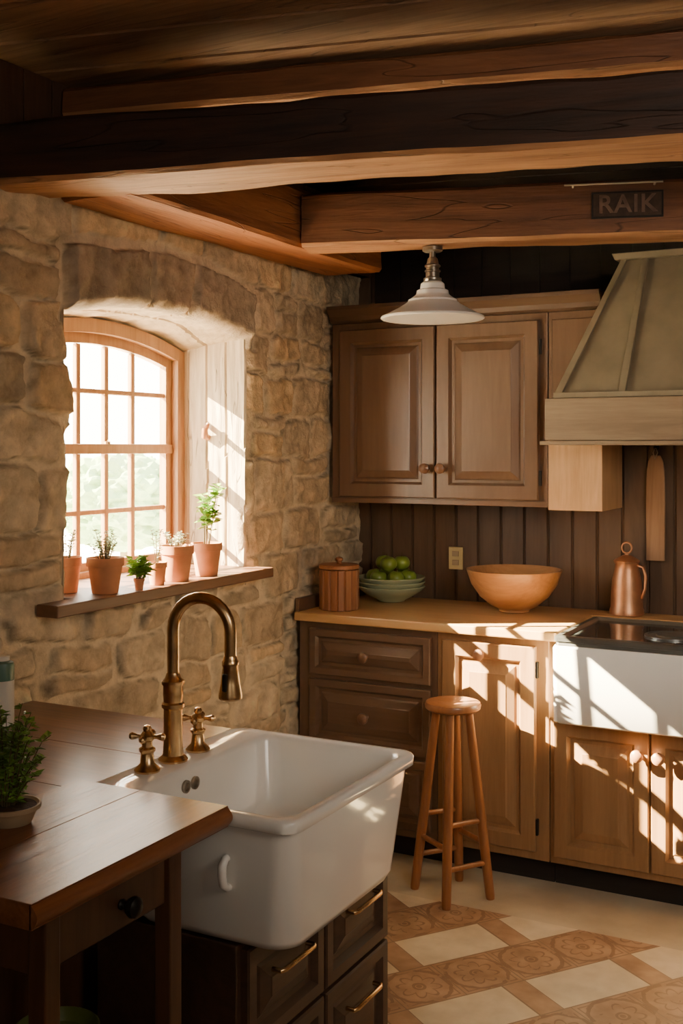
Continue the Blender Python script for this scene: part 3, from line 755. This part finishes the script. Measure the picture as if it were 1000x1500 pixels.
for i, (dx, dy_, dz_) in enumerate(ring):
    c = Vector((PC[0] + dx, PC[1] + dy_, ZT + dz_))
    if src is None:
        src = lathe('green_apple', aprof, c, M['apple'], segs=24, origin=c, label='shiny green apple piled in the green bowls', category='apple', group='green apples in the stacked bowls')
        stm = tube('stem', [c + Vector((0, 0, 0.022)), c + Vector((0.001, 0, 0.034)), c + Vector((0.005, 0.001, 0.043))], [.0015, .0014, .002], M['stem'], src, 6)
        src_s = stm
    else:
        o2 = src.copy(); o2.location = c; o2.rotation_euler = (random.uniform(-.2, .2), random.uniform(-.2, .2), random.uniform(0, 6))
        COL.objects.link(o2)
        s2 = src_s.copy(); s2.parent = o2; COL.objects.link(s2)
bp_ = [(0.055, 0), (0.062, 0.002), (0.064, 0.010), (0.095, 0.025), (0.14, 0.062), (0.175, 0.112), (0.193, 0.165), (0.195, 0.172), (0.188, 0.173), (0.184, 0.168), (0.165, 0.115), (0.13, 0.07), (0.085, 0.036), (0.001, 0.026)]
lathe('wooden_bowl', bp_, (0.775, 4.41, ZT), M['bowl'], segs=72, label='large turned wooden bowl on the oak worktop', category='bowl')
jg = empty('copper_jug', (1.205, 4.535, ZT), 'tall hammered copper jug with lid and handle', 'jug')
J = (1.205, 4.535, ZT)
lathe('body', [(0.062, 0), (0.068, 0.003), (0.068, 0.02), (0.064, 0.03), (0.062, 0.09), (0.058, 0.14), (0.048, 0.18), (0.045, 0.20), (0.05, 0.21)], J, M['copper'], jg)
lathe('lid', [(0.05, 0.2105), (0.052, 0.216), (0.046, 0.222), (0.02, 0.236), (0.008, 0.24), (0.008, 0.247), (.001, .248)], J, M['copper'], jg)
rg = [(J[0] + 0.02 * math.cos(a), J[1], J[2] + 0.268 + 0.022 * math.sin(a)) for a in [2 * math.pi * k / 18 for k in range(19)]]
tube('lid_ring', rg, 0.004, M['copper'], jg, 8)
tube('handle', [(J[0] + .046, J[1] - .01, J[2] + .20), (J[0] + .07, J[1] - .02, J[2] + .195), (J[0] + .08, J[1] - .02, J[2] + .16), (J[0] + .078, J[1] - .02, J[2] + .11), (J[0] + .062, J[1] - .01, J[2] + .07)], 0.006, M['copper'], jg, 10)

# ------------------------------------------------------------------ pendant
PX, PY = 0.718, 3.70
pd = empty('pendant_lamp', (PX, PY, 2.34), 'white enamel pendant lamp with cone shade hanging from the beam', 'pendant lamp')
lathe('canopy', [(0.03, 2.318), (0.036, 2.322), (0.036, 2.334), (0.02, 2.338)], (PX, PY, 0), M['fit'], pd, segs=24)
lathe('socket', [(0.030, 2.2125), (0.032, 2.216), (0.032, 2.224), (0.024, 2.228), (0.024, 2.245), (0.028, 2.247), (0.028, 2.252), (0.023, 2.254), (0.023, 2.263), (0.028, 2.265), (0.028, 2.270), (0.022, 2.274), (0.018, 2.293), (0.011, 2.300), (0.011, 2.318)], (PX, PY, 0), M['fit'], pd, segs=28)
lathe('lamp_shade', [(0.181, 2.078), (0.185, 2.081), (0.183, 2.087), (0.155, 2.100), (0.125, 2.116), (0.100, 2.131), (0.088, 2.140), (0.086, 2.147), (0.078, 2.151), (0.062, 2.163), (0.058, 2.168), (0.056, 2.180), (0.044, 2.186), (0.042, 2.204), (0.034, 2.211), (0.024, 2.2115),
                      (0.036, 2.19), (0.050, 2.174), (0.056, 2.160), (0.078, 2.142), (0.095, 2.127), (0.122, 2.110), (0.153, 2.094), (0.175, 2.082)], (PX, PY, 0), M['enamel'], pd, segs=64, sharp=35)
lathe('bulb', [(0.001, 2.084), (0.02, 2.087), (0.034, 2.098), (0.040, 2.112), (0.034, 2.134), (0.022, 2.158), (0.014, 2.18)], (PX, PY, 0), M['opal'], pd, segs=28)

# ------------------------------------------------------------------ sign
ang = math.radians(17.6); e1 = Vector((math.cos(ang), math.sin(ang), 0)); en = Vector((math.sin(ang), -math.cos(ang), 0))
P0 = Vector((0.30, 3.49, 0))
t0 = (Vector((1.376, 3.835, 0)) - P0).dot(e1)
SC = P0 + e1 * t0 + en * 0.008 + Vector((0, 0, 2.443))
sg = empty('name_sign', SC, 'weathered dark metal name sign reading RAIK on the beam', 'sign')
def onbeam(lst):
    V, F = [], []
    for (u0, u1, n0, n1, z0, z1) in lst:
        v, f = boxg(u0, u1, n0, n1, z0, z1, len(V))
        V += [tuple(SC + e1 * a + en * b_ + Vector((0, 0, c_))) for a, b_, c_ in v]; F += f
    return V, F
v, f = onbeam([(-0.118, 0.118, 0, 0.006, -0.045, 0.045)])
mk('plate', v, f, M['signp'], sg, bevel=0.001)
v, f = onbeam([(-0.118, 0.118, .006, 0.011, 0.039, 0.045), (-0.118, 0.118, .006, 0.011, -0.045, -0.039), (-0.118, -0.112, .006, 0.011, -0.039, 0.039), (0.112, 0.118, .006, 0.011, -0.039, 0.039)])
mk('frame', v, f, M['signf'], sg, bevel=0.001)
fc = bpy.data.curves.new('t', 'FONT'); fc.body = 'RAIK'; fc.size = 0.085; fc.extrude = 0.003; fc.align_x = 'CENTER'; fc.align_y = 'CENTER'; fc.space_character = 1.08; fc.offset = 0.0012
fo = bpy.data.objects.new('t', fc); COL.objects.link(fo)
bpy.context.view_layer.update()
me = bpy.data.meshes.new_from_object(fo.evaluated_get(bpy.context.evaluated_depsgraph_get())); bpy.data.objects.remove(fo)
me.materials.clear(); me.materials.append(M['signt'])
me.transform(Matrix((( e1.x, 0, en.x, 0), (e1.y, 0, en.y, 0), (0, 1, 0, 0), (0, 0, 0, 1))))
lt = bpy.data.objects.new('lettering', me); COL.objects.link(lt); lt.parent = sg; lt.location = en * 0.009
def bp3(u, n, z): return SC + e1 * u + en * n + Vector((0, 0, z))
rd = empty('hanging_rail', bp3(-0.04, 0.03, 0.072), 'thin metal rail mounted along the beam above the sign', 'rail')
tube('rod', [bp3(-0.21, 0.03, 0.068), bp3(0.115, 0.03, 0.068)], 0.0035, M['steelr'], rd, 8)
tube('bracket', [bp3(-0.18, -0.008, 0.068), bp3(-0.18, 0.03, 0.068)], 0.004, M['steelr'], rd, 8)
tube('bracket', [bp3(0.09, -0.008, 0.068), bp3(0.09, 0.03, 0.068)], 0.004, M['steelr'], rd, 8)

# ------------------------------------------------------------------ stool
SX, SY = 0.755, 3.80
st = empty('wooden_stool', (SX, SY, 0), 'tall reddish wooden stool with round seat and four splayed legs', 'stool')
lathe('seat', [(0.05, 0.668), (0.09, 0.670), (0.100, 0.678), (0.102, 0.690), (0.098, 0.699), (0.085, 0.702), (0.03, 0.698), (0.001, 0.697)], (SX, SY, 0), M['stool'], st, segs=48)
feet = [Vector((0.785, 3.665, 0)), Vector((0.890, 3.825, 0)), Vector((0.725, 3.935, 0)), Vector((0.610, 3.785, 0))]
C0 = Vector((SX, SY, 0)); tops = [C0 + (p - C0) * 0.42 + Vector((0, 0, 0.672)) for p in feet]
for a, b_ in zip(feet, tops):
    tube('leg', [a, a.lerp(b_, .02), a.lerp(b_, .5), b_], [0.015, 0.017, 0.018, 0.015], M['stool'], st, 14)
for i in range(4):
    for zz in ((0.20 if i % 2 else 0.28), ):
        t = zz / 0.672
        tube('rung', [feet[i].lerp(tops[i], t), feet[(i + 1) % 4].lerp(tops[(i + 1) % 4], t)], 0.010, M['stool'], st, 10)
for i in (0, 2):
    t = 0.13 / 0.672
    tube('rung', [feet[i].lerp(tops[i], t), feet[(i + 1) % 4].lerp(tops[(i + 1) % 4], t)], 0.010, M['stool'], st, 10)

# ------------------------------------------------------------------ island
MI_ = [(0.030, 0.710, 1.34, 1.5995), (0.030, 0.710, 1.60, 1.8395), (0.030, 0.710, 1.84, 2.1195), (0.030, 0.710, 2.12, 2.425)]
boxes('side_worktop', [(a, b_, c_, d_, 0.862, 0.90) for a, b_, c_, d_ in MI_], M['itop'], bevel=0.0015, label='dark planked wooden worktop beside the farmhouse sink', category='worktop')
ib = empty('side_cabinet', (0.37, 1.88, 0), 'dark wooden base cabinet under the planked worktop', 'cabinet')
box('body', 0.06, 0.66, 1.38, 2.40, 0.06, 0.861, M['leg'], ib)
box('plinth', 0.08, 0.63, 1.41, 2.38, 0, 0.059, M['dark'], ib, bevel=0)

tb = empty('side_table', (0.9, 1.56, 0), 'small dark wooden table with thick top and one drawer', 'table')
V, F = [], []
for xa, xb in ((0.7165, 0.8790), (0.8793, 1.092)):
    v, f = boxg(xa, xb, 1.293, 1.831, 0.884, 0.925, len(V)); V += v; F += f
tt = mk('tabletop', V, F, M['itopy'], tb, bevel=0.0015)
n_ = 10
P = [(1.0915 + 0.012 * math.sin(math.pi * k / n_), 0.8855 + 0.038 * k / n_) for k in range(n_ + 1)]
v, f = loft([[(x, 1.293, z) for x, z in P] + [(1.088, 1.293, .9235), (1.088, 1.293, .8855)], [(x, 1.829, z) for x, z in P] + [(1.088, 1.829, .9235), (1.088, 1.829, .8855)]])
mk('edge_nosing', v, f, M['itopy'], tb, smooth=True, sharp=50)
for lx in (0.735, 1.04):
    for ly in (1.34, 1.665):
        box('leg', lx, lx + 0.036, ly, ly + 0.036, 0, 0.883, M['leg'], tb)
boxes('apron', [(0.745, 0.765, 1.377, 1.664, 0.785, 0.883), (0.772, 1.039, 1.345, 1.365, 0.785, 0.883), (0.772, 1.039, 1.672, 1.69, 0.785, 0.883)], M['leg'], tb)
d = panel('drawer', 1.379, 1.662, 0.79, 0.876, 1.05, 0.018, M['leg'], tb, 'x', raised=False)
knob((1.068, 1.535, 0.835), d, 'x', 0.95, M['iron'])
box('shelf', 0.735, 1.076, 1.34, 1.701, 0.40, 0.42, M['leg'], tb)
pt = empty('glazed_pot', (0.90, 1.56, 0.421), 'dark glazed pot with olive green rim on the table shelf', 'pot')
lathe('body', [(0.045, 0), (0.055, 0.004), (0.07, 0.06), (0.072, 0.13)], (0.90, 1.56, 0.421), M['potb'], pt)
lathe('rim', [(0.072, 0.1305), (0.078, 0.135), (0.078, 0.15), (0.074, 0.152), (0.066, 0.14), (0.05, 0.1), (0.001, 0.09)], (0.90, 1.56, 0.421), M['potg'], pt)

sb = empty('sink_cabinet', (0.85, 2.2, 0), 'dark wooden cabinet with drawers and brass bar pulls beneath the sink', 'cabinet')
box('body', 0.72, 1.075, 1.885, 2.56, 0.06, 0.626, M['cabk'], sb)
box('plinth', 0.74, 1.03, 1.90, 2.54, 0, 0.059, M['dark'], sb, bevel=0)
for y0, y1 in ((1.90, 2.215), (2.225, 2.545)):
    for z0, z1 in ((0.40, 0.615), (0.08, 0.39)):
        d = panel('drawer', y0, y1, z0, z1, 1.075, 0.02, M['cabk'], sb, 'x', fw=0.03)
        ym, zm = (y0 + y1) / 2, z1 - 0.07
        tube('bar_handle', [(1.097, ym - .07, zm), (1.118, ym - .07, zm), (1.122, ym - .06, zm), (1.122, ym + .06, zm), (1.118, ym + .07, zm), (1.097, ym + .07, zm)], 0.0055, M['brass'], d, 8)

sk = empty('farmhouse_sink', (0.97, 2.13, 0.628), 'large white porcelain farmhouse sink with rounded corners', 'farmhouse sink')
rings = [(.83, 1.178, 1.905, 2.355, .05, .628), (.81, 1.194, 1.888, 2.372, .06, .634), (.795, 1.202, 1.876, 2.383, .06, .652), (.745, 1.219, 1.853, 2.407, .045, .86), (.742, 1.220, 1.852, 2.408, .042, .878),
         (.728, 1.229, 1.842, 2.417, .04, .881), (.724, 1.233, 1.838, 2.421, .038, .884), (.724, 1.234, 1.838, 2.421, .038, .903), (.727, 1.231, 1.841, 2.418, .038, .9075), (.731, 1.227, 1.845, 2.414, .036, .909),
         (.820, 1.212, 1.860, 2.399, .045, .908), (.826, 1.206, 1.866, 2.393, .045, .904), (.830, 1.202, 1.870, 2.389, .045, .895), (.845, 1.18, 1.89, 2.37, .055, .76), (.86, 1.165, 1.905, 2.355, .06, .735), (.89, 1.13, 1.94, 2.315, .06, .722), (1.0, 1.02, 2.11, 2.13, .008, .716)]
v, f = loft([rring(*r) for r in rings])
mk('basin', v, f, M['porc'], sk, smooth=True, sharp=60)
lathe('drain', [(0.03, 0.718), (0.032, 0.724), (0.024, 0.725), (0.02, 0.721), (0.001, 0.721)], (1.01, 2.12, 0), M['chrome'], sk, segs=24)
for yv in (2.048, 2.082):
    lathe('overflow', [(0.0145, 0), (0.0145, 0.005), (0.010, 0.006), (0.008, 0.002), (0.001, 0.002)], (0.8335, yv, 0.868), M['fit'], sk, 'x', 20)
tube('side_handle', [(1.07, 1.872, 0.812), (1.07, 1.852, 0.810), (1.07, 1.843, 0.80), (1.07, 1.842, 0.78), (1.07, 1.846, 0.762), (1.07, 1.857, 0.752), (1.07, 1.885, 0.75)], [.008, .008, .009, .009, .009, .008, .008], M['porc'], sk, 12)

# faucet
FX, FY, FZ = 0.773, 2.085, 0.909
fa = empty('bridge_faucet', (FX, FY, FZ), 'antique brass gooseneck faucet with pull-down spray and cross handles', 'faucet')
lathe('body', [(0.033, 0), (0.034, 0.004), (0.030, 0.009), (0.0235, 0.014), (0.022, 0.03), (0.0215, 0.10), (0.0215, 0.118), (0.026, 0.122), (0.026, 0.130), (0.0215, 0.134), (0.023, 0.15), (0.0225, 0.17), (0.026, 0.175), (0.026, 0.182), (0.019, 0.187), (0.0145, 0.20)], (FX, FY, FZ), M['brass'], fa, segs=32)
pts = [(FX, FY, FZ + 0.198), (FX, FY, FZ + 0.25), (FX, FY, FZ + 0.30)]
R_ = 0.071
for k in range(1, 17):
    a = math.pi - math.pi * k / 16
    pts.append((FX + R_ + R_ * math.cos(a), FY + 0.02 * k / 16, FZ + 0.302 + R_ * math.sin(a)))
pts.append((FX + 2 * R_, FY + 0.02, FZ + 0.235))
tube('spout', pts, 0.0135, M['brass'], fa, 18)
HC = (FX + 2 * R_, FY + 0.02, FZ - 0.015)
lathe('spray_head', [(0.001, 0.163), (0.022, 0.164), (0.0265, 0.168), (0.0265, 0.176), (0.022, 0.20), (0.0175, 0.238), (0.019, 0.241), (0.019, 0.249), (0.0165, 0.253), (0.0145, 0.262)], HC, M['brass'], fa, segs=28)
box('spray_button', HC[0] - 0.006, HC[0] + 0.006, HC[1] - 0.026, HC[1] - 0.016, FZ + 0.17, FZ + 0.21, M['iron'], fa)
for hy in (1.99, 2.182):
    c = (FX, hy, FZ)
    h = lathe('tap_handle', [(0.028, 0), (0.029, 0.004), (0.024, 0.010), (0.016, 0.018), (0.014, 0.04), (0.018, 0.045), (0.018, 0.05), (0.012, 0.054), (0.011, 0.066), (0.016, 0.07), (0.017, 0.078), (0.011, 0.086), (0.008, 0.088), (0.010, 0.094), (0.007, 0.10), (.001, .102)], c, M['brass'], fa, segs=24)
    V, F = [], []
    for k in range(4):
        a = math.radians(90 * k + 20); dd = Vector((math.cos(a), math.sin(a), 0)); cc = Vector(c) + Vector((0, 0, 0.076))
        v, f = tubeg([cc + dd * .008, cc + dd * .022, cc + dd * .028, cc + dd * .034, cc + dd * .040, cc + dd * .042], [.0052, .0046, .007, .0088, .006, .001], 10, len(V)); V += v; F += f
    mk('cross_spokes', V, F, M['brass'], h, smooth=True)

# ------------------------------------------------------------------ plants
def potted(name, c, r, h, label, group=None, mat=None, saucer=False):
    e = empty(name, c, label, 'potted plant', group)
    lathe('pot', [(r * .68, 0), (r * .70, .002), (r * .90, h * .74), (r * .90, h * .76), (r, h * .77), (r, h), (r * .93, h), (r * .88, h * .9), (r * .85, h * .88)], c, mat or M['terra'], e, segs=36)
    lathe('soil', [(r * .86, h * .885), (r * .5, h * .92), (.001, h * .93)], c, M['soil'], e, segs=24)
    return e
g = 'potted herbs on the window sill'
SZ = 1.1705
e = potted('potted_herb', (-0.085, 2.70, SZ), 0.045, 0.11, 'terracotta pot with sparse pale herb tucked behind the stone edge', g); foliage('foliage', e, (-0.085, 2.70, SZ + .10), 8, 0.10, 0.03, 0.012, M['leafp'], seed=1)
e = potted('potted_herb', (0.030, 2.742, SZ), 0.058, 0.11, 'terracotta pot with airy white blossoming herb on the sill', g); foliage('foliage', e, (0.030, 2.742, SZ + .09), 26, 0.11, 0.055, 0.012, M['leafp'], seed=2)
e = potted('potted_herb', (0.072, 2.856, SZ), 0.018, 0.036, 'tiny pot hidden by bright green trailing leaves on the sill', g); foliage('foliage', e, (0.072, 2.856, SZ + .03), 16, 0.085, 0.036, 0.030, M['leafl'], seed=3, droop=.5)
e = potted('potted_herb', (0.045, 2.985, SZ), 0.033, 0.075, 'small terracotta pot between larger pots on the sill', g); foliage('foliage', e, (0.045, 2.985, SZ + .065), 6, 0.12, 0.02, 0.012, M['leafp'], seed=4)
e = potted('potted_herb', (0.035, 3.105, SZ), 0.059, 0.12, 'terracotta pot with low white flowers on the sill', g); foliage('foliage', e, (0.035, 3.105, SZ + .10), 18, 0.07, 0.05, 0.014, M['leafp'], seed=5)
e = potted('potted_basil', (0.03, 3.29, SZ), 0.055, 0.115, 'terracotta pot with tall bright green basil on the sill', g); foliage('foliage', e, (0.03, 3.29, SZ + .095), 9, 0.23, 0.038, 0.042, M['leafl'], lean=(0.0, 0.04), seed=6, upper=.35, per=7)

e = potted('potted_thyme', (0.79, 1.56, 0.9255), 0.055, 0.035, 'shallow clay pot with bushy green herb on the table', None, M['clay'])
foliage('foliage', e, (0.775, 1.56, 0.955), 60, 0.21, 0.085, 0.020, M['leafd'], seed=8, droop=.7, per=9, upper=.05)

bt = empty('soap_bottle', (0.165, 2.17, 0.9005), 'white and teal bottle standing on the dark worktop', 'bottle')
c = (0.165, 2.17, 0.9005)
lathe('body', [(0.028, 0), (0.031, .003), (0.031, 0.115), (0.0315, 0.118)], c, M['label'], bt)
lathe('shoulder', [(0.031, 0.1185), (0.031, 0.155), (0.029, 0.163), (0.02, 0.168)], c, M['teal'], bt)
lathe('cap', [(0.02, 0.1685), (0.02, 0.178), (0.017, 0.181)], c, M['label'], bt)

# ------------------------------------------------------------------ outside
mk('gravel_yard', *boxg(-30, -0.45, -20, 30, -0.3, -0.2), M['lawn'], label='pale sunlit gravel yard outside the window', category='yard')
bm = bmesh.new(); bmesh.ops.create_icosphere(bm, subdivisions=5, radius=1)
for v_ in bm.verts:
    k = 1 + 0.16 * noise.noise(v_.co * 3.1) + 0.14 * noise.noise(v_.co * 9)
    v_.co = Vector((v_.co.x * 0.5, v_.co.y * 0.6, v_.co.z * 0.36)) * k
me = bpy.data.meshes.new('hedge'); bm.to_mesh(me); bm.free(); me.materials.append(M['hedge'])
hd = bpy.data.objects.new('garden_bush', me); hd.location = (-3.3, 7.0, 1.2); COL.objects.link(hd)
hd['label'] = 'rounded green garden bush outside the window'; hd['category'] = 'bush'
tr_ = tube('trunk', [(-3.3, 7.0, -0.198), (-3.3, 7.02, 0.4), (-3.3, 7.0, 1.0)], [.07, .06, .05], M['stem'])
tr_.parent = hd; tr_.location = tr_.location - hd.location

# ------------------------------------------------------------------ light
w = bpy.data.worlds.new('World'); bpy.context.scene.world = w; w.use_nodes = True
bg = w.node_tree.nodes['Background']; bg.inputs[0].default_value = (1.0, 0.94, 0.82, 1); bg.inputs[1].default_value = 21.0
sun = bpy.data.lights.new('Sun', 'SUN'); sun.energy = 200; sun.color = (1.0, 0.79, 0.49); sun.angle = math.radians(0.3)
so = bpy.data.objects.new('Sun', sun); COL.objects.link(so); so.location = (-3, 1, 4)
so.rotation_euler = Vector((1, 0.57, -0.70)).to_track_quat('-Z', 'Y').to_euler()
def area(name, loc, tgt, sx, sy, e, col, spread=180):
    l = bpy.data.lights.new(name, 'AREA'); l.shape = 'RECTANGLE'; l.size = sx; l.size_y = sy; l.energy = e; l.color = col
    l.spread = math.radians(spread)
    o = bpy.data.objects.new(name, l); COL.objects.link(o); o.location = loc
    o.rotation_euler = (Vector(tgt) - Vector(loc)).to_track_quat('-Z', 'Y').to_euler(); return o
area('Fill', (2.9, -1.3, 1.9), (1.0, 3.6, 1.1), 1.6, 1.4, 8, (1.0, 0.87, 0.72))
area('RoomLamp', (3.2, 1.2, 2.0), (0.7, 4.6, 1.0), 1.0, 0.8, 11, (1.0, 0.86, 0.70), 95)  # added unseen fill light for the back cabinets, no real fixture

cam = bpy.data.cameras.new('Camera'); co = bpy.data.objects.new('Camera', cam); COL.objects.link(co)
co.location = (2.31, 0, 1.62); co.rotation_euler = (math.radians(90), 0, math.radians(27.9))
cam.lens = 39.6; cam.sensor_width = 36; cam.sensor_fit = 'AUTO'; cam.shift_y = -94 / 1500
cam.clip_start = 0.05
bpy.context.scene.camera = co
